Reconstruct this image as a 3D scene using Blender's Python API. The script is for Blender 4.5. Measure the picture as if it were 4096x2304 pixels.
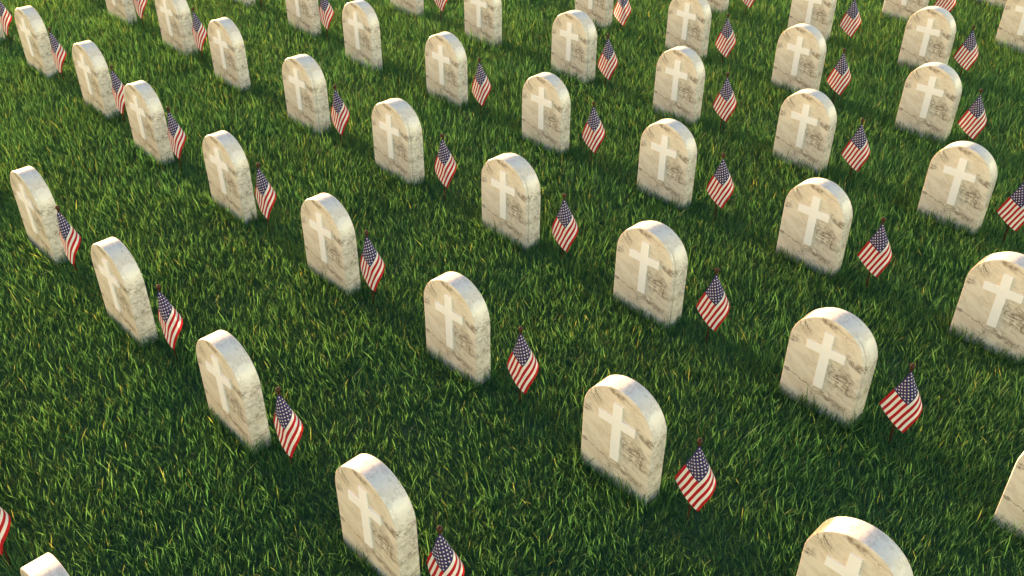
import bpy, bmesh, math, random
import numpy as np
from mathutils import Vector, Matrix

scene = bpy.context.scene
for o in list(bpy.data.objects):
    bpy.data.objects.remove(o)
COL = scene.collection
R = math.radians

# ------------------------------------------------------------------ camera
CAM_H = 3.6372
PITCH, ROLL = 0.61162, 0.003822
cam = bpy.data.cameras.new("camera")
cam.sensor_width = 36.0
cam.lens = 3890.33 / 4096.0 * 36.0
cam.clip_start, cam.clip_end = 0.05, 1000.0
cam_ob = bpy.data.objects.new("camera", cam)
COL.objects.link(cam_ob)
cp, sp = math.cos(PITCH), math.sin(PITCH)
F = Vector((0, cp, -sp)); U0 = Vector((0, sp, cp)); R0 = Vector((1, 0, 0))
c, s = math.cos(ROLL), math.sin(ROLL)
RR = c * R0 + s * U0
UU = -s * R0 + c * U0
m = Matrix((RR, UU, -F)).transposed().to_4x4()
m.translation = Vector((0, 0, CAM_H))
cam_ob.matrix_world = m
scene.camera = cam_ob

# ------------------------------------------------------------------ light
YAW = -0.777265                       # direction the width of every stone runs
UX, UY = math.cos(YAW), math.sin(YAW)
VX, VY = -UY, UX
SUN_AZ = R(1.9)                        # swing of the sun behind the stones
SUN_EL = R(3.2)
sx = -UX * math.cos(SUN_AZ) + VX * math.sin(SUN_AZ)
sy = -UY * math.cos(SUN_AZ) + VY * math.sin(SUN_AZ)
sun_dir = Vector((sx * math.cos(SUN_EL), sy * math.cos(SUN_EL), math.sin(SUN_EL)))
sun = bpy.data.lights.new("sun", 'SUN')
sun.energy = 4.6
sun.angle = R(0.6)
sun.color = (1.0, 0.76, 0.45)
sun_ob = bpy.data.objects.new("sun", sun)
sun_ob.rotation_euler = (-sun_dir).to_track_quat('-Z', 'Y').to_euler()
sun_ob.location = (-6, 16, 8)
COL.objects.link(sun_ob)

world = bpy.data.worlds.new("World")
scene.world = world
world.use_nodes = True
wn = world.node_tree
bg = wn.nodes["Background"]
sky = wn.nodes.new("ShaderNodeTexSky")
sky.sky_type = 'NISHITA'
sky.sun_disc = False
sky.sun_elevation = SUN_EL
sky.sun_rotation = math.atan2(sx, sy)
sky.air_density = 1.0
sky.dust_density = 1.6
sky.ozone_density = 1.0
# the clear evening sky is warm and bright low down all round, cooler and darker overhead
tcw = wn.nodes.new("ShaderNodeTexCoord")
sepw = wn.nodes.new("ShaderNodeSeparateXYZ")
wn.links.new(tcw.outputs["Generated"], sepw.inputs[0])
ramp = wn.nodes.new("ShaderNodeValToRGB")
wn.links.new(sepw.outputs[2], ramp.inputs[0])
cr = ramp.color_ramp
GLOW = [(0.0, (1.6, 1.3, 1.0)), (.10, (3.7, 3.05, 2.2)), (.22, (3.9, 3.25, 2.4)), (.45, (.50, .68, 1.05)), (1.0, (.24, .44, .95))]
while len(cr.elements) < len(GLOW): cr.elements.new(.5)
for e_, (p_, c_) in zip(cr.elements, GLOW):
    e_.position = p_; e_.color = tuple(v / 4 for v in c_) + (1,)
mul = wn.nodes.new("ShaderNodeMix"); mul.data_type = 'RGBA'; mul.blend_type = 'MULTIPLY'
mul.inputs[0].default_value = 1.0
# the belt of glow opposite the sun
dotn = wn.nodes.new("ShaderNodeVectorMath"); dotn.operation = 'DOT_PRODUCT'
wn.links.new(tcw.outputs["Generated"], dotn.inputs[0]); dotn.inputs[1].default_value = (sx, sy, 0)
back = wn.nodes.new("ShaderNodeMapRange")
wn.links.new(dotn.outputs["Value"], back.inputs[0])
for k_, v_ in enumerate((-.9, .1, 5.4, 4.0)): back.inputs[k_ + 1].default_value = v_
scl = wn.nodes.new("ShaderNodeVectorMath"); scl.operation = 'SCALE'
wn.links.new(ramp.outputs[0], scl.inputs[0]); wn.links.new(back.outputs[0], scl.inputs[3])
wn.links.new(sky.outputs[0], mul.inputs[6]); wn.links.new(scl.outputs[0], mul.inputs[7])
wn.links.new(mul.outputs[2], bg.inputs[0])
bg.inputs[1].default_value = 0.15

scene.view_settings.view_transform = 'Standard'
scene.view_settings.look = 'None'
scene.view_settings.gamma = 1.0
scene.view_settings.exposure = 2.12
scene.cycles.max_bounces = 8
scene.cycles.diffuse_bounces = 5
scene.cycles.transmission_bounces = 4

# ------------------------------------------------------------------ node helpers
class NT:
    def __init__(self, name):
        self.mat = bpy.data.materials.new(name)
        self.mat.use_nodes = True
        self.t = self.mat.node_tree
        self.bsdf = self.t.nodes["Principled BSDF"]
    def n(self, kind, **kw):
        nd = self.t.nodes.new(kind)
        for k, v in kw.items():
            setattr(nd, k, v)
        return nd
    def put(self, sock, v):
        if isinstance(v, (int, float)):
            sock.default_value = v
        elif isinstance(v, (tuple, list)):
            sock.default_value = v
        else:
            self.t.links.new(v, sock)
    def m(self, op, a, b=0.0, c=None, clamp=False):
        nd = self.n("ShaderNodeMath", operation=op, use_clamp=clamp)
        self.put(nd.inputs[0], a); self.put(nd.inputs[1], b)
        if c is not None:
            self.put(nd.inputs[2], c)
        return nd.outputs[0]
    def mix(self, f, a, b, blend='MIX'):
        nd = self.n("ShaderNodeMix", data_type='RGBA', blend_type=blend)
        self.put(nd.inputs[0], f); self.put(nd.inputs[6], a); self.put(nd.inputs[7], b)
        return nd.outputs[2]
    def comb(self, x, y, z):
        nd = self.n("ShaderNodeCombineXYZ")
        self.put(nd.inputs[0], x); self.put(nd.inputs[1], y); self.put(nd.inputs[2], z)
        return nd.outputs[0]
    def noise(self, vec, scale, detail=4, rough=.55, dist=0.0):
        nd = self.n("ShaderNodeTexNoise")
        self.put(nd.inputs["Vector"], vec)
        nd.inputs["Scale"].default_value = scale
        nd.inputs["Detail"].default_value = detail
        nd.inputs["Roughness"].default_value = rough
        nd.inputs["Distortion"].default_value = dist
        return nd.outputs[0]
    def ramp(self, f, a, b, lo=0.0, hi=1.0, smooth=True):
        nd = self.n("ShaderNodeMapRange", interpolation_type='SMOOTHSTEP' if smooth else 'LINEAR')
        self.put(nd.inputs[0], f)
        for i, v in enumerate((a, b, lo, hi)):
            self.put(nd.inputs[i + 1], v)
        return nd.outputs[0]
    def xyz(self, vec):
        nd = self.n("ShaderNodeSeparateXYZ"); self.put(nd.inputs[0], vec)
        return nd.outputs

# ------------------------------------------------------------------ materials
K = 0.36                                # size of one modelling unit in metres

def marble():
    g = NT("veined_marble")
    tc = g.n("ShaderNodeTexCoord").outputs["Object"]
    x, y, z = g.xyz(tc)
    a = g.m('DIVIDE', x, K)
    b = g.m('DIVIDE', y, K)
    h = g.m('SUBTRACT', g.m('DIVIDE', z, K), 0.48)
    base = g.comb(a, b, h)
    # domain warp
    w1 = g.noise(base, 2.1, 3)
    w2 = g.noise(g.comb(g.m('ADD', a, 7.3), b, h), 2.3, 3)
    w3 = g.noise(base, 9.0, 3)
    aw = g.m('ADD', a, g.m('MULTIPLY', g.m('SUBTRACT', w1, .5), .30))
    hw = g.m('ADD', h, g.m('ADD', g.m('MULTIPLY', g.m('SUBTRACT', w2, .5), .24),
                          g.m('MULTIPLY', g.m('SUBTRACT', w3, .5), .06)))
    # beds of the stone run down to the right
    t = R(24)
    p = g.m('SUBTRACT', g.m('MULTIPLY', aw, math.cos(t)), g.m('MULTIPLY', hw, math.sin(t)))
    q = g.m('ADD', g.m('MULTIPLY', aw, math.sin(t)), g.m('MULTIPLY', hw, math.cos(t)))
    n1 = g.noise(g.comb(g.m('MULTIPLY', p, 1.5), g.m('MULTIPLY', b, 2.6), g.m('MULTIPLY', q, 4.8)), 1.0, 6, .62)
    n2 = g.noise(g.comb(g.m('MULTIPLY', p, 4.2), g.m('ADD', g.m('MULTIPLY', b, 5.0), 3.1), g.m('MULTIPLY', q, 8.8)), 1.0, 5, .62)
    def ridge(n, w):
        return g.m('SUBTRACT', 1.0, g.m('DIVIDE', g.m('ABSOLUTE', g.m('SUBTRACT', n, .5)), w), clamp=True)
    r1 = g.m('POWER', ridge(n1, .034), 1.2)
    r2 = g.m('POWER', ridge(n2, .04), 1.1)
    def blob(ca, ch, ra, rh, tilt=20):
        tt = R(tilt)
        da = g.m('SUBTRACT', a, ca); dh = g.m('SUBTRACT', h, ch)
        dp = g.m('DIVIDE', g.m('SUBTRACT', g.m('MULTIPLY', da, math.cos(tt)), g.m('MULTIPLY', dh, math.sin(tt))), ra)
        dq = g.m('DIVIDE', g.m('ADD', g.m('MULTIPLY', da, math.sin(tt)), g.m('MULTIPLY', dh, math.cos(tt))), rh)
        d = g.m('SQRT', g.m('ADD', g.m('MULTIPLY', dp, dp), g.m('MULTIPLY', dq, dq)))
        return g.ramp(d, 1.0, 0.15)
    mask = blob(.36, .28, .50, .30, 28)
    for args in ((-.38, .93, .26, .13, 20), (.05, 1.13, .40, .07, 16), (.52, .66, .30, .10, 12), (.25, -.12, .55, .12, 14), (-.50, .62, .12, .10, 0)):
        mask = g.m('MAXIMUM', mask, blob(*args))
    low = g.ramp(g.noise(base, 1.7, 2), .50, .66)
    # the narrow sides and the arch are more heavily veined
    mask = g.m('MAXIMUM', mask, g.m('MULTIPLY', low, .40))
    hh = g.m('MAXIMUM', g.m('SUBTRACT', h, .64), 0.0)
    arch = g.m('MULTIPLY', g.ramp(g.m('SQRT', g.m('ADD', g.m('MULTIPLY', a, a), g.m('MULTIPLY', hh, hh))), .585, .60), g.ramp(h, .35, .95, 1.0, .30))
    mask = g.m('MAXIMUM', mask, g.m('MULTIPLY', arch, .42))
    vein = g.m('ADD', g.m('MULTIPLY', r1, g.m('ADD', g.m('MULTIPLY', mask, .9), .18)),
                      g.m('MULTIPLY', g.m('MULTIPLY', r2, mask), .80), clamp=True)
    # one long crack-like line low on the face
    ln = g.m('ADD', g.m('SUBTRACT', h, -.075), g.m('ADD', g.m('MULTIPLY', a, .22),
             g.m('ADD', g.m('MULTIPLY', g.m('SUBTRACT', w1, .5), .16), g.m('MULTIPLY', g.m('SUBTRACT', w3, .5), .13))))
    line = g.m('MULTIPLY', g.ramp(g.m('ABSOLUTE', ln), .016, .002), .75)
    vein = g.m('MAXIMUM', vein, line)
    cloud = g.ramp(g.noise(g.comb(g.m('MULTIPLY', p, 1.6), b, g.m('MULTIPLY', q, 5.5)), 1.3, 5, .6), .42, .78)
    smudge = g.m('MULTIPLY', g.ramp(n2, .42, .70), mask)
    col = g.mix(cloud, (.74, .675, .585, 1), (.60, .51, .40, 1))
    col = g.mix(g.m('MULTIPLY', smudge, .6), col, (.36, .30, .235, 1))
    col = g.mix(g.m('MULTIPLY', vein, .92), col, (.17, .13, .095, 1))
    g.put(g.bsdf.inputs["Base Color"], col)
    g.put(g.bsdf.inputs["Roughness"], g.ramp(cloud, 0, 1, .30, .42))
    g.bsdf.inputs["IOR"].default_value = 1.5
    bp = g.n("ShaderNodeBump"); bp.inputs["Strength"].default_value = .08; bp.inputs["Distance"].default_value = .004
    g.put(bp.inputs["Height"], g.noise(base, 30, 4)); g.put(g.bsdf.inputs["Normal"], bp.outputs[0])
    return g.mat

def plain_white():
    g = NT("white_stone_inlay")
    tc = g.n("ShaderNodeTexCoord").outputs["Object"]
    n = g.ramp(g.noise(tc, 14, 5), .3, .75)
    g.put(g.bsdf.inputs["Base Color"], g.mix(n, (.87, .865, .875, 1), (.84, .835, .84, 1)))
    g.bsdf.inputs["Roughness"].default_value = .5
    return g.mat

def flag_cloth(sc):
    g = NT("woven_flag_cloth")
    uv = g.n("ShaderNodeTexCoord").outputs["UV"]
    s_, t_, _ = g.xyz(uv)
    FL, HO = .881, .540
    odd = g.m('MODULO', g.m('FLOOR', g.m('MULTIPLY', t_, 13.0)), 2.0)
    stripes = g.mix(odd, (.48, .012, .017, 1), (.86, .83, .77, 1))
    cu = g.m('MULTIPLY', s_, 12.0 / sc)
    cv = g.m('MULTIPLY', t_, 10.0 * 13.0 / 7.0)
    du = FL * sc / 12.0; dv = HO * 7 / 13 / 10.0
    def lattice(off, lo_u, hi_u, lo_v, hi_v):
        def loc(cc):
            f = g.m('FRACT', g.m('DIVIDE', g.m('ADD', cc, off), 2.0))
            return g.m('MULTIPLY', g.m('SUBTRACT', f, .5), 2.0)
        lu = g.m('MULTIPLY', loc(cu), du); lv = g.m('MULTIPLY', loc(cv), dv)
        r = g.m('SQRT', g.m('ADD', g.m('MULTIPLY', lu, lu), g.m('MULTIPLY', lv, lv)))
        ang = g.m('ARCTAN2', lu, g.m('MULTIPLY', lv, -1.0))
        seg = 2 * math.pi / 5
        aa = g.m('ABSOLUTE', g.m('SUBTRACT', g.m('FLOORED_MODULO', g.m('ADD', ang, seg / 2), seg), seg / 2))
        px = g.m('MULTIPLY', r, g.m('COSINE', aa)); py = g.m('MULTIPLY', r, g.m('SINE', aa))
        RO = .0168; RI = RO * .40
        x2, y2 = RI * math.cos(seg / 2), RI * math.sin(seg / 2)
        # inside when below the edge from the tip to the notch
        nx, ny = y2, RO - x2
        e = g.m('SUBTRACT', g.m('ADD', g.m('MULTIPLY', px, nx), g.m('MULTIPLY', py, ny)), RO * nx)
        ins = g.m('LESS_THAN', e, 0.0)
        for cc, lo, hi in ((cu, lo_u, hi_u), (cv, lo_v, hi_v)):
            ins = g.m('MULTIPLY', ins, g.m('MULTIPLY', g.m('GREATER_THAN', cc, lo), g.m('LESS_THAN', cc, hi)))
        return ins
    stars = g.m('MAXIMUM', lattice(0.0, 0, 12, 0, 10), lattice(1.0, 1, 11, 1, 9))
    canton = g.mix(stars, (.042, .032, .125, 1), (.86, .83, .77, 1))
    inc = g.m('MULTIPLY', g.m('LESS_THAN', s_, sc), g.m('LESS_THAN', t_, 7 / 13))
    col = g.mix(inc, stripes, canton)
    # weave
    wu = g.m('SINE', g.m('MULTIPLY', s_, 2 * math.pi * 110)); wv = g.m('SINE', g.m('MULTIPLY', t_, 2 * math.pi * 72))
    weave = g.m('MULTIPLY', wu, wv)
    col = g.mix(g.ramp(weave, -1, 1, 0, .14, False), col, (.0, .0, .0, 1))
    g.put(g.bsdf.inputs["Base Color"], col)
    g.bsdf.inputs["Roughness"].default_value = .75
    g.bsdf.inputs["Specular IOR Level"].default_value = .25
    bp = g.n("ShaderNodeBump"); bp.inputs["Strength"].default_value = .35; bp.inputs["Distance"].default_value = .0008
    g.put(bp.inputs["Height"], weave); g.put(g.bsdf.inputs["Normal"], bp.outputs[0])
    tr = g.n("ShaderNodeBsdfTranslucent"); g.put(tr.inputs["Color"], col)
    mx = g.n("ShaderNodeMixShader"); mx.inputs[0].default_value = .22
    out = g.t.nodes["Material Output"]
    g.put(mx.inputs[1], g.bsdf.outputs[0]); g.put(mx.inputs[2], tr.outputs[0]); g.put(out.inputs[0], mx.outputs[0])
    return g.mat

def varnished_wood():
    g = NT("varnished_dark_wood")
    tc = g.n("ShaderNodeTexCoord").outputs["Object"]
    x, y, z = g.xyz(tc)
    n = g.noise(g.comb(x, y, g.m('MULTIPLY', z, .12)), 160, 4)
    g.put(g.bsdf.inputs["Base Color"], g.mix(g.ramp(n, .35, .7), (.060, .022, .010, 1), (.026, .009, .005, 1)))
    g.bsdf.inputs["Roughness"].default_value = .42
    g.bsdf.inputs["Specular IOR Level"].default_value = .25
    return g.mat

def grass_blade():
    g = NT("grass_blade")
    at = g.n("ShaderNodeAttribute"); at.attribute_name = "blade"
    r_, t_, y_ = g.xyz(at.outputs["Vector"])           # random hue, height along blade, yellowing (dryness and painted sunlight)
    col = g.mix(r_, (.028, .116, .042, 1), (.053, .155, .050, 1))
    col = g.mix(g.m('MULTIPLY', g.ramp(t_, 0, 1, 0, .35), 1.0), col, (.085, .170, .055, 1))
    col = g.mix(g.m('MULTIPLY', y_, g.ramp(t_, 0, .8, .15, 1)), col, (.25, .25, .065, 1))  # yellow towards the tip: dry straw, and sunlit tips put into the colour
    geo = g.n("ShaderNodeNewGeometry").outputs["Position"]
    patch = g.ramp(g.noise(geo, .9, 3), .38, .68)
    col = g.mix(g.m('MULTIPLY', patch, .45), col, (.027, .118, .052, 1))
    g.put(g.bsdf.inputs["Base Color"], col)
    g.bsdf.inputs["Roughness"].default_value = .65
    g.bsdf.inputs["Specular IOR Level"].default_value = .2
    tr = g.n("ShaderNodeBsdfTranslucent")
    g.put(tr.inputs["Color"], g.mix(1.0, col, (2.1, 1.9, 1.2, 1), 'MULTIPLY'))
    mx = g.n("ShaderNodeMixShader"); mx.inputs[0].default_value = .48
    out = g.t.nodes["Material Output"]
    g.put(mx.inputs[1], g.bsdf.outputs[0]); g.put(mx.inputs[2], tr.outputs[0]); g.put(out.inputs[0], mx.outputs[0])
    return g.mat

def soil():
    g = NT("soil_and_thatch")
    tc = g.n("ShaderNodeTexCoord").outputs["Object"]
    n = g.ramp(g.noise(tc, 40, 6), .35, .7)
    n2 = g.ramp(g.noise(tc, .8, 4), .35, .65)
    col = g.mix(n, (.045, .100, .035, 1), (.070, .120, .045, 1))
    col = g.mix(g.m('MULTIPLY', n2, .5), col, (.018, .055, .012, 1))
    g.put(g.bsdf.inputs["Base Color"], col)
    g.bsdf.inputs["Roughness"].default_value = .95
    return g.mat

M_MARBLE, M_INLAY, M_WOOD, M_GRASS, M_SOIL = marble(), plain_white(), varnished_wood(), grass_blade(), soil()
SC = 0.51453
M_FLAG = flag_cloth(SC)

# ------------------------------------------------------------------ mesh helpers
def link(name, mesh, mat, parent=None):
    o = bpy.data.objects.new(name, mesh)
    mesh.materials.append(mat)
    COL.objects.link(o)
    o.parent = parent
    return o

def empty(name, loc, rz, label, cat, group=None):
    e = bpy.data.objects.new(name, None)
    e.empty_display_size = .1
    COL.objects.link(e)
    e.location = loc; e.rotation_euler = (0, 0, rz)
    e["label"] = label; e["category"] = cat
    if group: e["group"] = group
    return e

def loft(name, rings, cap0=True, cap1=True, flat_caps=True):
    """rings: list of closed loops with the same number of points"""
    bm = bmesh.new()
    vs = [[bm.verts.new(p) for p in r] for r in rings]
    n = len(rings[0])
    for r0, r1 in zip(vs, vs[1:]):
        for i in range(n):
            f = bm.faces.new((r0[i], r0[(i + 1) % n], r1[(i + 1) % n], r1[i])); f.smooth = True
    if cap0:
        f = bm.faces.new(list(reversed(vs[0]))); f.smooth = not flat_caps
    if cap1:
        f = bm.faces.new(vs[-1]); f.smooth = not flat_caps
    bmesh.ops.recalc_face_normals(bm, faces=bm.faces)
    me = bpy.data.meshes.new(name); bm.to_mesh(me); bm.free()
    return me

def slab_mesh(name, half=0.60, spring=0.64, depth=0.31, bevel=0.015):
    """arched slab, front face on y = 0, ground at z = 0"""
    def outline(inset):
        hw = half - inset
        pts = [(-hw, -.80), (hw, -.80)]
        for k in range(1, 7):                      # straight right edge
            pts.append((hw, -.80 + (spring + .80) * k / 7))
        for k in range(0, 49):
            an = math.pi * k / 48
            pts.append((hw * math.cos(an), spring + hw * math.sin(an)))
        for k in range(6, 0, -1):
            pts.append((-hw, -.80 + (spring + .80) * k / 7))
        return pts
    rings = []
    st = 5
    for k in range(st + 1):
        an = math.pi / 2 * k / st
        rings.append((bevel * (1 - math.sin(an)), bevel * (1 - math.cos(an))))
    prof = rings + [(i, depth - y) for i, y in reversed(rings)]
    R3 = [[(px * K, y * K, (pz + .48) * K) for px, pz in outline(i)] for i, y in prof]
    return loft(name, R3)

def cross_mesh():
    w, L, za, zb = .07574, .31195, .75301, .60377
    th, bv = .016, .0005
    P = [(-w, 0), (w, 0), (w, zb), (L, zb), (L, za), (w, za), (w, 1), (-w, 1), (-w, za), (-L, za), (-L, zb), (-w, zb)]
    S = [(1, 1), (-1, 1), (-1, 1), (-1, 1), (-1, -1), (-1, -1), (-1, -1), (1, -1), (1, -1), (1, -1), (1, 1), (1, 1)]
    def ring(i, y):
        return [((x + sx_ * i) * K, y * K, (z + sz_ * i + .48) * K) for (x, z), (sx_, sz_) in zip(P, S)]
    me = loft("cross", [ring(0, .01), ring(0, -th + bv), ring(bv, -th)])
    for f in me.polygons: f.use_smooth = False
    return me

COEF = [
    (-0.00066, -0.00779, -0.02373),
    (0.09941, 0.09531, -0.13317),
    (-0.16459, -0.10987, -0.1726),
    (0.09746, 0.05444, 0.19269),
    (-0.01429, -0.01436, -0.07383),
    (-0.17916, -0.07625, -0.25078),
    (2.68336, -2.48389, 1.32586),
    (-5.02828, 10.0583, -2.39858),
    (3.85923, -11.93725, 1.79893),
    (-1.1373, 4.68683, -0.49439),
    (0.59363, 0.84023, -0.40219),
    (-29.2388, 7.14201, -9.21319),
    (98.61811, -70.30881, 30.56767),
    (-109.06316, 113.89364, -31.45631),
    (40.45713, -52.83981, 10.72235),
    (-1.2673, -1.67939, 1.39924),
    (107.30662, -5.68578, 28.83179),
    (-443.98734, 189.75455, -117.24345),
    (550.86102, -374.73631, 135.53731),
    (-219.02471, 192.01645, -50.0093),
    (0.90793, 1.20525, -2.3388),
    (-178.10922, -5.20218, -44.84294),
    (831.21024, -244.174, 202.03921),
    (-1100.12157, 563.45821, -249.12018),
    (454.83593, -310.39928, 96.26634),
    (0.09213, 0.04193, 1.8717),
    (138.26281, 9.8767, 33.81901),
    (-702.60616, 150.46507, -162.14118),
    (970.30247, -399.31291, 208.15819),
    (-411.43158, 233.4938, -82.86885),
    (-0.21928, -0.24323, -0.57193),
    (-40.95922, -3.91213, -9.87155),
    (222.05937, -35.66099, 49.34733),
    (-316.02328, 108.53077, -65.09993),
    (136.35639, -66.89036, 26.452),
]
def flag_point(s_, t_):
    x = y = z = 0.0
    k = 0
    for a in range(7):
        for b in range(5):
            q = s_ ** a * t_ ** b
            x += COEF[k][0] * q; y += COEF[k][1] * q; z += COEF[k][2] * q
            k += 1
    return x, y, z

def flag_mesh():
    NU, NV = 48, 36
    me = bpy.data.meshes.new("flag_cloth")
    vs = [flag_point(i / NU, j / NV) for i in range(NU + 1) for j in range(NV + 1)]
    fs = [(i * (NV + 1) + j, (i + 1) * (NV + 1) + j, (i + 1) * (NV + 1) + j + 1, i * (NV + 1) + j + 1) for i in range(NU) for j in range(NV)]
    me.from_pydata(vs, [], fs)
    uvl = me.uv_layers.new(name="UVMap")
    for lp in me.loops:
        i, j = divmod(lp.vertex_index, NV + 1)
        uvl.data[lp.index].uv = (i / NU, j / NV)
    for f in me.polygons: f.use_smooth = True
    return me

BALL_Z = (1.0 + .48) * K                 # height of the finial above the soil
def lathe(name, prof, n=20):
    rings = [[(r * math.cos(2 * math.pi * k / n), r * math.sin(2 * math.pi * k / n), z) for k in range(n)] for r, z in prof]
    return loft(name, rings, flat_caps=False)

def pole_mesh():
    r = .0145 * K
    return lathe("pole", [(.002 * K, -.12), (r, -.06), (r, BALL_Z - .08 * K), (r * .95, BALL_Z - .035 * K)], 14)

def finial_mesh():
    rb = .038 * K
    pr = [(.020 * K, BALL_Z - .075 * K), (.023 * K, BALL_Z - .055 * K), (.019 * K, BALL_Z - .040 * K)]
    for k in range(1, 12):
        an = -math.pi / 2 + math.pi * k / 12
        if rb * math.cos(an) < .018 * K and an < 0: continue
        pr.append((rb * math.cos(an), BALL_Z + rb * math.sin(an)))
    pr.append((rb * .04, BALL_Z + rb))
    return lathe("finial", pr, 24)

# ------------------------------------------------------------------ the stones and flags
STONES = [
    (0, 0, -1.8277, 2.3964, False),
    (0, 1, -2.6869, 3.2748, False),
    (1, 0, -0.6386, 2.9226, False),
    (1, 1, -1.4966, 3.8083, False),
    (1, 2, -2.3596, 4.6983, False),
    (1, 3, -3.2091, 5.5745, False),
    (1, 4, -4.1003, 6.4836, False),
    (2, 0, 1.3813, 2.57, False),
    (2, 1, 0.5092, 3.4643, False),
    (2, 2, -0.3501, 4.3493, False),
    (2, 3, -1.2076, 5.2301, False),
    (2, 4, -2.0691, 6.1144, False),
    (2, 5, -2.9204, 6.9914, False),
    (2, 6, -3.6389, 7.8346, False),
    (2, 7, -4.4944, 8.6982, False),
    (2, 8, -5.3807, 9.5967, False),
    (3, 0, 2.4822, 3.0662, False),
    (3, 1, 1.6597, 4.019, True),
    (3, 2, 0.7971, 4.9022, True),
    (3, 3, -0.0629, 5.7817, True),
    (3, 4, -0.9265, 6.6687, True),
    (3, 5, -1.7795, 7.5372, True),
    (3, 6, -2.6244, 8.4099, False),
    (3, 7, -3.3545, 9.2362, True),
    (3, 8, -4.2043, 10.1113, False),
    (3, 9, -4.9766, 10.9314, False),
    (4, 0, 2.8231, 4.5708, True),
    (4, 1, 1.9577, 5.4543, False),
    (4, 2, 1.0945, 6.3359, False),
    (4, 3, 0.2281, 7.181, False),
    (4, 4, -0.625, 8.0691, False),
    (4, 5, -1.4751, 8.9006, False),
    (4, 6, -2.2045, 9.7912, False),
    (4, 7, -3.078, 10.6795, False),
    (5, 0, 3.105, 5.9927, False),
    (5, 1, 2.2422, 6.8761, False),
    (5, 2, 1.3795, 7.7501, False),
    (5, 3, 0.5148, 8.6309, True),
    (5, 4, -0.341, 9.5043, False),
    (5, 5, -1.1919, 10.3894, False),
    (6, 0, 3.3992, 7.4218, False),
    (6, 1, 2.5375, 8.3045, False),
    (6, 2, 1.6686, 9.1805, False),
    (6, 3, 0.8116, 10.0501, False),
    (6, 4, -0.0507, 10.9332, False),
    (7, 0, 3.8583, 8.7801, False),
    (7, 1, 2.9945, 9.6499, False),
    (7, 2, 2.1115, 10.4977, False),
    (8, 0, 5.0175, 9.3344, False),
    (8, 1, 4.153, 10.2102, False),
    (9, 0, 5.2971, 10.6967, False),
]
STONES[0] = (0, 0, -1.807, 2.368, False)
FLAGS = [
    (1, -2.3134, 2.9433),
    (2, -0.2938, 2.7025),
    (3, -1.1283, 3.5626),
    (4, -1.9648, 4.4247),
    (5, -2.8591, 5.2875),
    (6, -3.8093, 6.2805),
    (8, 0.8566, 3.2197),
    (9, 0.0471, 4.0527),
    (10, -0.8815, 5.0055),
    (11, -1.7242, 5.8713),
    (12, -2.5929, 6.7636),
    (13, -3.2925, 7.5622),
    (14, -4.1373, 8.4275),
    (15, -5.028, 9.3701),
    (17, 2.0033, 3.7597),
    (18, 1.1722, 4.6139),
    (19, 0.3353, 5.4676),
    (20, -0.5036, 6.3264),
    (21, -1.4012, 7.1891),
    (23, -3.0025, 8.9694),
    (24, -3.8504, 9.8548),
    (25, -4.6441, 10.621),
    (27, 2.3004, 5.1836),
    (28, 1.4627, 6.0454),
    (29, 0.6198, 6.8915),
    (30, -0.2804, 7.7578),
    (32, -1.889, 9.5667),
    (33, -2.7442, 10.4334),
    (34, 3.4276, 5.7501),
    (35, 2.5866, 6.605),
    (36, 1.7459, 7.4638),
    (37, 0.8434, 8.327),
    (39, -0.767, 10.125),
    (40, 3.681, 7.1541),
    (41, 2.8409, 8.0053),
    (42, 2.0015, 8.8648),
    (43, 1.1023, 9.7171),
    (45, 4.1691, 8.5707),
    (46, 3.3394, 9.4135),
    (47, 2.5004, 10.2685),
    (49, 4.4932, 10.0033),
]
ORD = ["first", "second", "third", "fourth", "fifth", "sixth", "seventh", "eighth", "ninth", "tenth"]
FLAG_OF = {b for b, _, _ in FLAGS}

def stone_label(i):
    r, k, x, y, dbl = STONES[i]
    where = "%s up the %s slanting row from bottom left" % (ORD[k], ORD[r])
    if r == 9:
        return "lone marble headstone cut by the top edge near the right corner"
    if (r, k) in ((3, 6), (4, 5), (5, 4)):
        return "flagless arched marble headstone, " + where
    return "arched marble headstone, " + where

def flag_label(i):
    r, k, x, y, dbl = STONES[i]
    return "small flag right of the headstone %s up the %s slanting row" % (ORD[k], ORD[r])

slab_me, cross_me = slab_mesh("slab"), cross_mesh()
rear_me = slab_mesh("rear_slab", half=.60, depth=.31)
flag_me, pole_me, fin_me = flag_mesh(), pole_mesh(), finial_mesh()

def build_stone(i):
    r, k, x, y, dbl = STONES[i]
    e = empty("headstone", (x, y, 0), YAW, stone_label(i), "headstone", "headstones in slanting rows")
    return e
proto = build_stone(0)
slab0 = link("slab", slab_me, M_MARBLE, proto)
cross0 = link("cross", cross_me, M_INLAY, slab0)
rear_me.materials.append(M_MARBLE)

for i in range(1, len(STONES)):
    e = build_stone(i)
    a = slab0.copy(); COL.objects.link(a); a.parent = e
    b = cross0.copy(); COL.objects.link(b); b.parent = a
    if STONES[i][4]:
        d = bpy.data.objects.new("rear_slab", rear_me); COL.objects.link(d)
        d.parent = e; d.location = (.030 * K, .060 * K, -.004 * K)

def build_flag(j):
    b, x, y = FLAGS[j]
    return empty("small_flag", (x, y, 0), 0, flag_label(b), "flag", "small flags planted by the headstones")
fp = build_flag(0)
pole0 = link("pole", pole_me, M_WOOD, fp)
fin0 = link("finial", fin_me, M_WOOD, pole0)
cloth0 = link("flag_cloth", flag_me, M_FLAG, fp)
cloth0.location = (0, 0, BALL_Z)
for j in range(1, len(FLAGS)):
    e = build_flag(j)
    a = pole0.copy(); COL.objects.link(a); a.parent = e
    b = fin0.copy(); COL.objects.link(b); b.parent = a
    d = cloth0.copy(); COL.objects.link(d); d.parent = e

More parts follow.
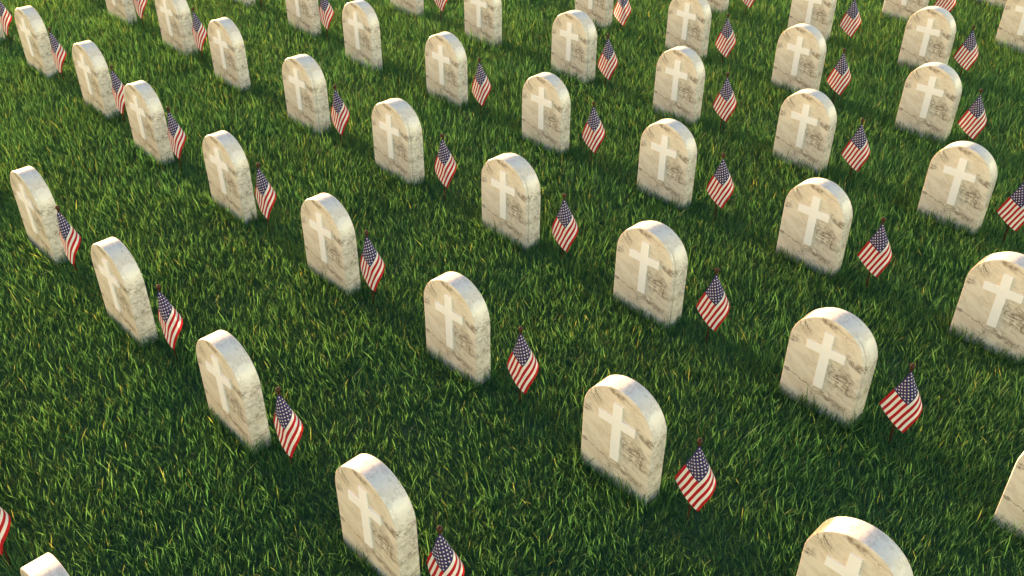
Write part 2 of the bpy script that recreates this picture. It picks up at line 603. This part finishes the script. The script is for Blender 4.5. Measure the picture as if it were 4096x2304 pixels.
# ------------------------------------------------------------------ ground
me = bpy.data.meshes.new("ground")
G = 200.0
me.from_pydata([(-G, -G, 0), (G, -G, 0), (G, G, 0), (-G, G, 0)], [], [(0, 1, 2, 3)])
ground = link("ground", me, M_SOIL)
ground["kind"] = "structure"

# ------------------------------------------------------------------ grass
rng = np.random.default_rng(11)

def vnoise(x, y, sc, seed):
    r = np.random.default_rng(seed).random((64, 64))
    u_, v_ = x / sc, y / sc
    i, j = np.floor(u_).astype(int), np.floor(v_).astype(int)
    fu, fv = u_ - i, v_ - j
    fu = fu * fu * (3 - 2 * fu); fv = fv * fv * (3 - 2 * fv)
    g = lambda a, b: r[a % 64, b % 64]
    return (g(i, j) * (1 - fu) + g(i + 1, j) * fu) * (1 - fv) + (g(i, j + 1) * (1 - fu) + g(i + 1, j + 1) * fu) * fv

def scatter(density, mg, near=None):
    """roots over the lawn round the stones"""
    y0, y1, xm = 1.9, 13.4, 8.6
    n = int(density * (y1 - y0) * 2 * xm)
    x = rng.uniform(-xm, xm, n); y = rng.uniform(y0, y1, n)
    half = .5265 * (y * cp + CAM_H * sp) + .75
    keep = np.abs(x) < half
    keep &= rng.random(n) < np.clip(1.15 - (y - 3) * .045, .72, 1)
    keep &= rng.random(n) < np.clip(.82 + .4 * vnoise(x, y, .16, 5), 0, 1)
    x, y = x[keep], y[keep]
    if near:                                # keep only the fringe round the stones
        close = np.zeros(len(x), bool)
        for (r, k, sx_, sy_, dbl) in STONES:
            dx, dy = x - sx_, y - sy_
            a = dx * UX + dy * UY; b = dx * VX + dy * VY
            close |= (np.abs(a) < .60 * K + near) & (b > -near) & (b < .31 * K + near)
        x, y = x[close], y[close]
    for (r, k, sx_, sy_, dbl) in STONES:
        dx, dy = x - sx_, y - sy_
        a = dx * UX + dy * UY; b = dx * VX + dy * VY
        ins = (np.abs(a) < .60 * K + mg) & (b > -mg) & (b < (.38 if dbl else .31) * K + mg)
        x, y = x[~ins], y[~ins]
    return x, y

def blades(density, len_lo, len_hi, seg, wid, mg, near=None, sprawl=.30):
    x, y = scatter(density, mg, near)
    n = len(x)
    L = rng.uniform(len_lo, len_hi, n)
    tall = rng.random(n) < .05
    L = np.where(tall, L * rng.uniform(1.25, 1.75, n), L)
    L *= .88 + .24 * vnoise(x, y, .45, 9)
    if near:                                # ragged tufts against the stone
        L *= .50 + .80 * vnoise(x, y, .040, 21)
    W = wid * rng.uniform(.6, 1.25, n)
    az = rng.uniform(0, 2 * np.pi, n)
    # tufts share a lean
    fx = vnoise(x, y, .22, 1) - .5; fy = vnoise(x, y, .22, 2) - .5
    gx = vnoise(x, y, .9, 3) - .5; gy = vnoise(x, y, .9, 4) - .5
    lean = np.abs(rng.normal(sprawl, .24, n))
    lx = np.sin(lean) * np.cos(az) + fx * .25 + gx * .15
    ly = np.sin(lean) * np.sin(az) + fy * .25 + gy * .15
    bend = rng.uniform(.0, .8, n) ** 1.8
    lz = np.maximum(np.cos(np.clip(lean, 0, 1.3)), .25)
    nrm = np.sqrt(lx ** 2 + ly ** 2 + lz ** 2)
    dx, dy, dz = lx / nrm, ly / nrm, lz / nrm
    hl = np.sqrt(dx ** 2 + dy ** 2) + 1e-6
    fa = rng.uniform(0, 2 * np.pi, n)               # which way the flat of the blade faces
    wx, wy = np.cos(fa), np.sin(fa)
    ts = np.linspace(0, 1, seg + 1)
    V = np.zeros((n, 2 * seg + 1, 3), np.float32)
    T = np.zeros((n, 2 * seg + 1), np.float32)
    kink = rng.normal(0, .03, (n, 2))
    for q, t in enumerate(ts):
        arc = bend * t * t * .55
        px = x + L * (dx * t + dx / hl * arc * .75 + kink[:, 0] * t * t)
        py = y + L * (dy * t + dy / hl * arc * .75 + kink[:, 1] * t * t)
        pz = -.004 + L * (dz * t - arc * .55 * hl)
        pz = np.maximum(pz, .002 + .01 * t) if t > 0 else pz
        if q == seg:
            V[:, 2 * seg] = np.stack([px, py, pz], -1); T[:, 2 * seg] = 1
        else:
            hw = W * (1 - .55 * t ** 1.5) * (.75 if q == 0 else 1) / 2
            V[:, 2 * q] = np.stack([px - wx * hw, py - wy * hw, pz], -1)
            V[:, 2 * q + 1] = np.stack([px + wx * hw, py + wy * hw, pz], -1)
            T[:, 2 * q] = T[:, 2 * q + 1] = t
    hue = np.clip(rng.normal(.5, .2, n), 0, 1)
    dry_sunlit = np.where(rng.random(n) < .06, rng.uniform(.3, 1, n), rng.uniform(0, .12, n))  # a few blades much yellower, as dry straw and painted sunlit tips
    A = np.stack([np.repeat(hue, 2 * seg + 1), T.ravel(), np.repeat(dry_sunlit, 2 * seg + 1)], -1)
    nv = 2 * seg + 1
    base = (np.arange(n) * nv)[:, None]
    quads = np.concatenate([base + np.array([[2 * q, 2 * q + 1, 2 * q + 3, 2 * q + 2]]) for q in range(seg - 1)], 1).reshape(-1, 4) if seg > 1 else np.zeros((0, 4), int)
    tris = base + np.array([[2 * seg - 2, 2 * seg - 1, 2 * seg]])
    return V.reshape(-1, 3), A, quads, tris

parts = [blades(2100, .070, .120, 3, .0046, .014), blades(10500, .040, .072, 2, .0031, .020, sprawl=.52),
         blades(6500, .075, .125, 3, .0060, .006, .040, sprawl=.16)]
off = 0; VV = []; AA = []; QQ = []; TT = []
for V, A, Q, T in parts:
    VV.append(V); AA.append(A); QQ.append(Q + off); TT.append(T + off); off += len(V)
VV = np.concatenate(VV).astype(np.float32); AA = np.concatenate(AA).astype(np.float32)
QQ = np.concatenate(QQ); TT = np.concatenate(TT)
print("grass blades", len(TT), "verts", len(VV))
gm = bpy.data.meshes.new("grass")
gm.vertices.add(len(VV)); gm.vertices.foreach_set("co", VV.ravel())
loops = np.concatenate([QQ.ravel(), TT.ravel()]).astype(np.int32)
starts = np.concatenate([np.arange(len(QQ)) * 4, len(QQ) * 4 + np.arange(len(TT)) * 3]).astype(np.int32)
gm.loops.add(len(loops)); gm.loops.foreach_set("vertex_index", loops)
gm.polygons.add(len(starts)); gm.polygons.foreach_set("loop_start", starts)
gm.polygons.foreach_set("use_smooth", np.ones(len(starts), bool))
at = gm.attributes.new("blade", 'FLOAT_VECTOR', 'POINT')
at.data.foreach_set("vector", AA.ravel())
gm.update(calc_edges=True)
grass = link("grass", gm, M_GRASS)
grass["kind"] = "stuff"
grass["label"] = "uncut green lawn grass growing all around the headstones"
grass["category"] = "grass"
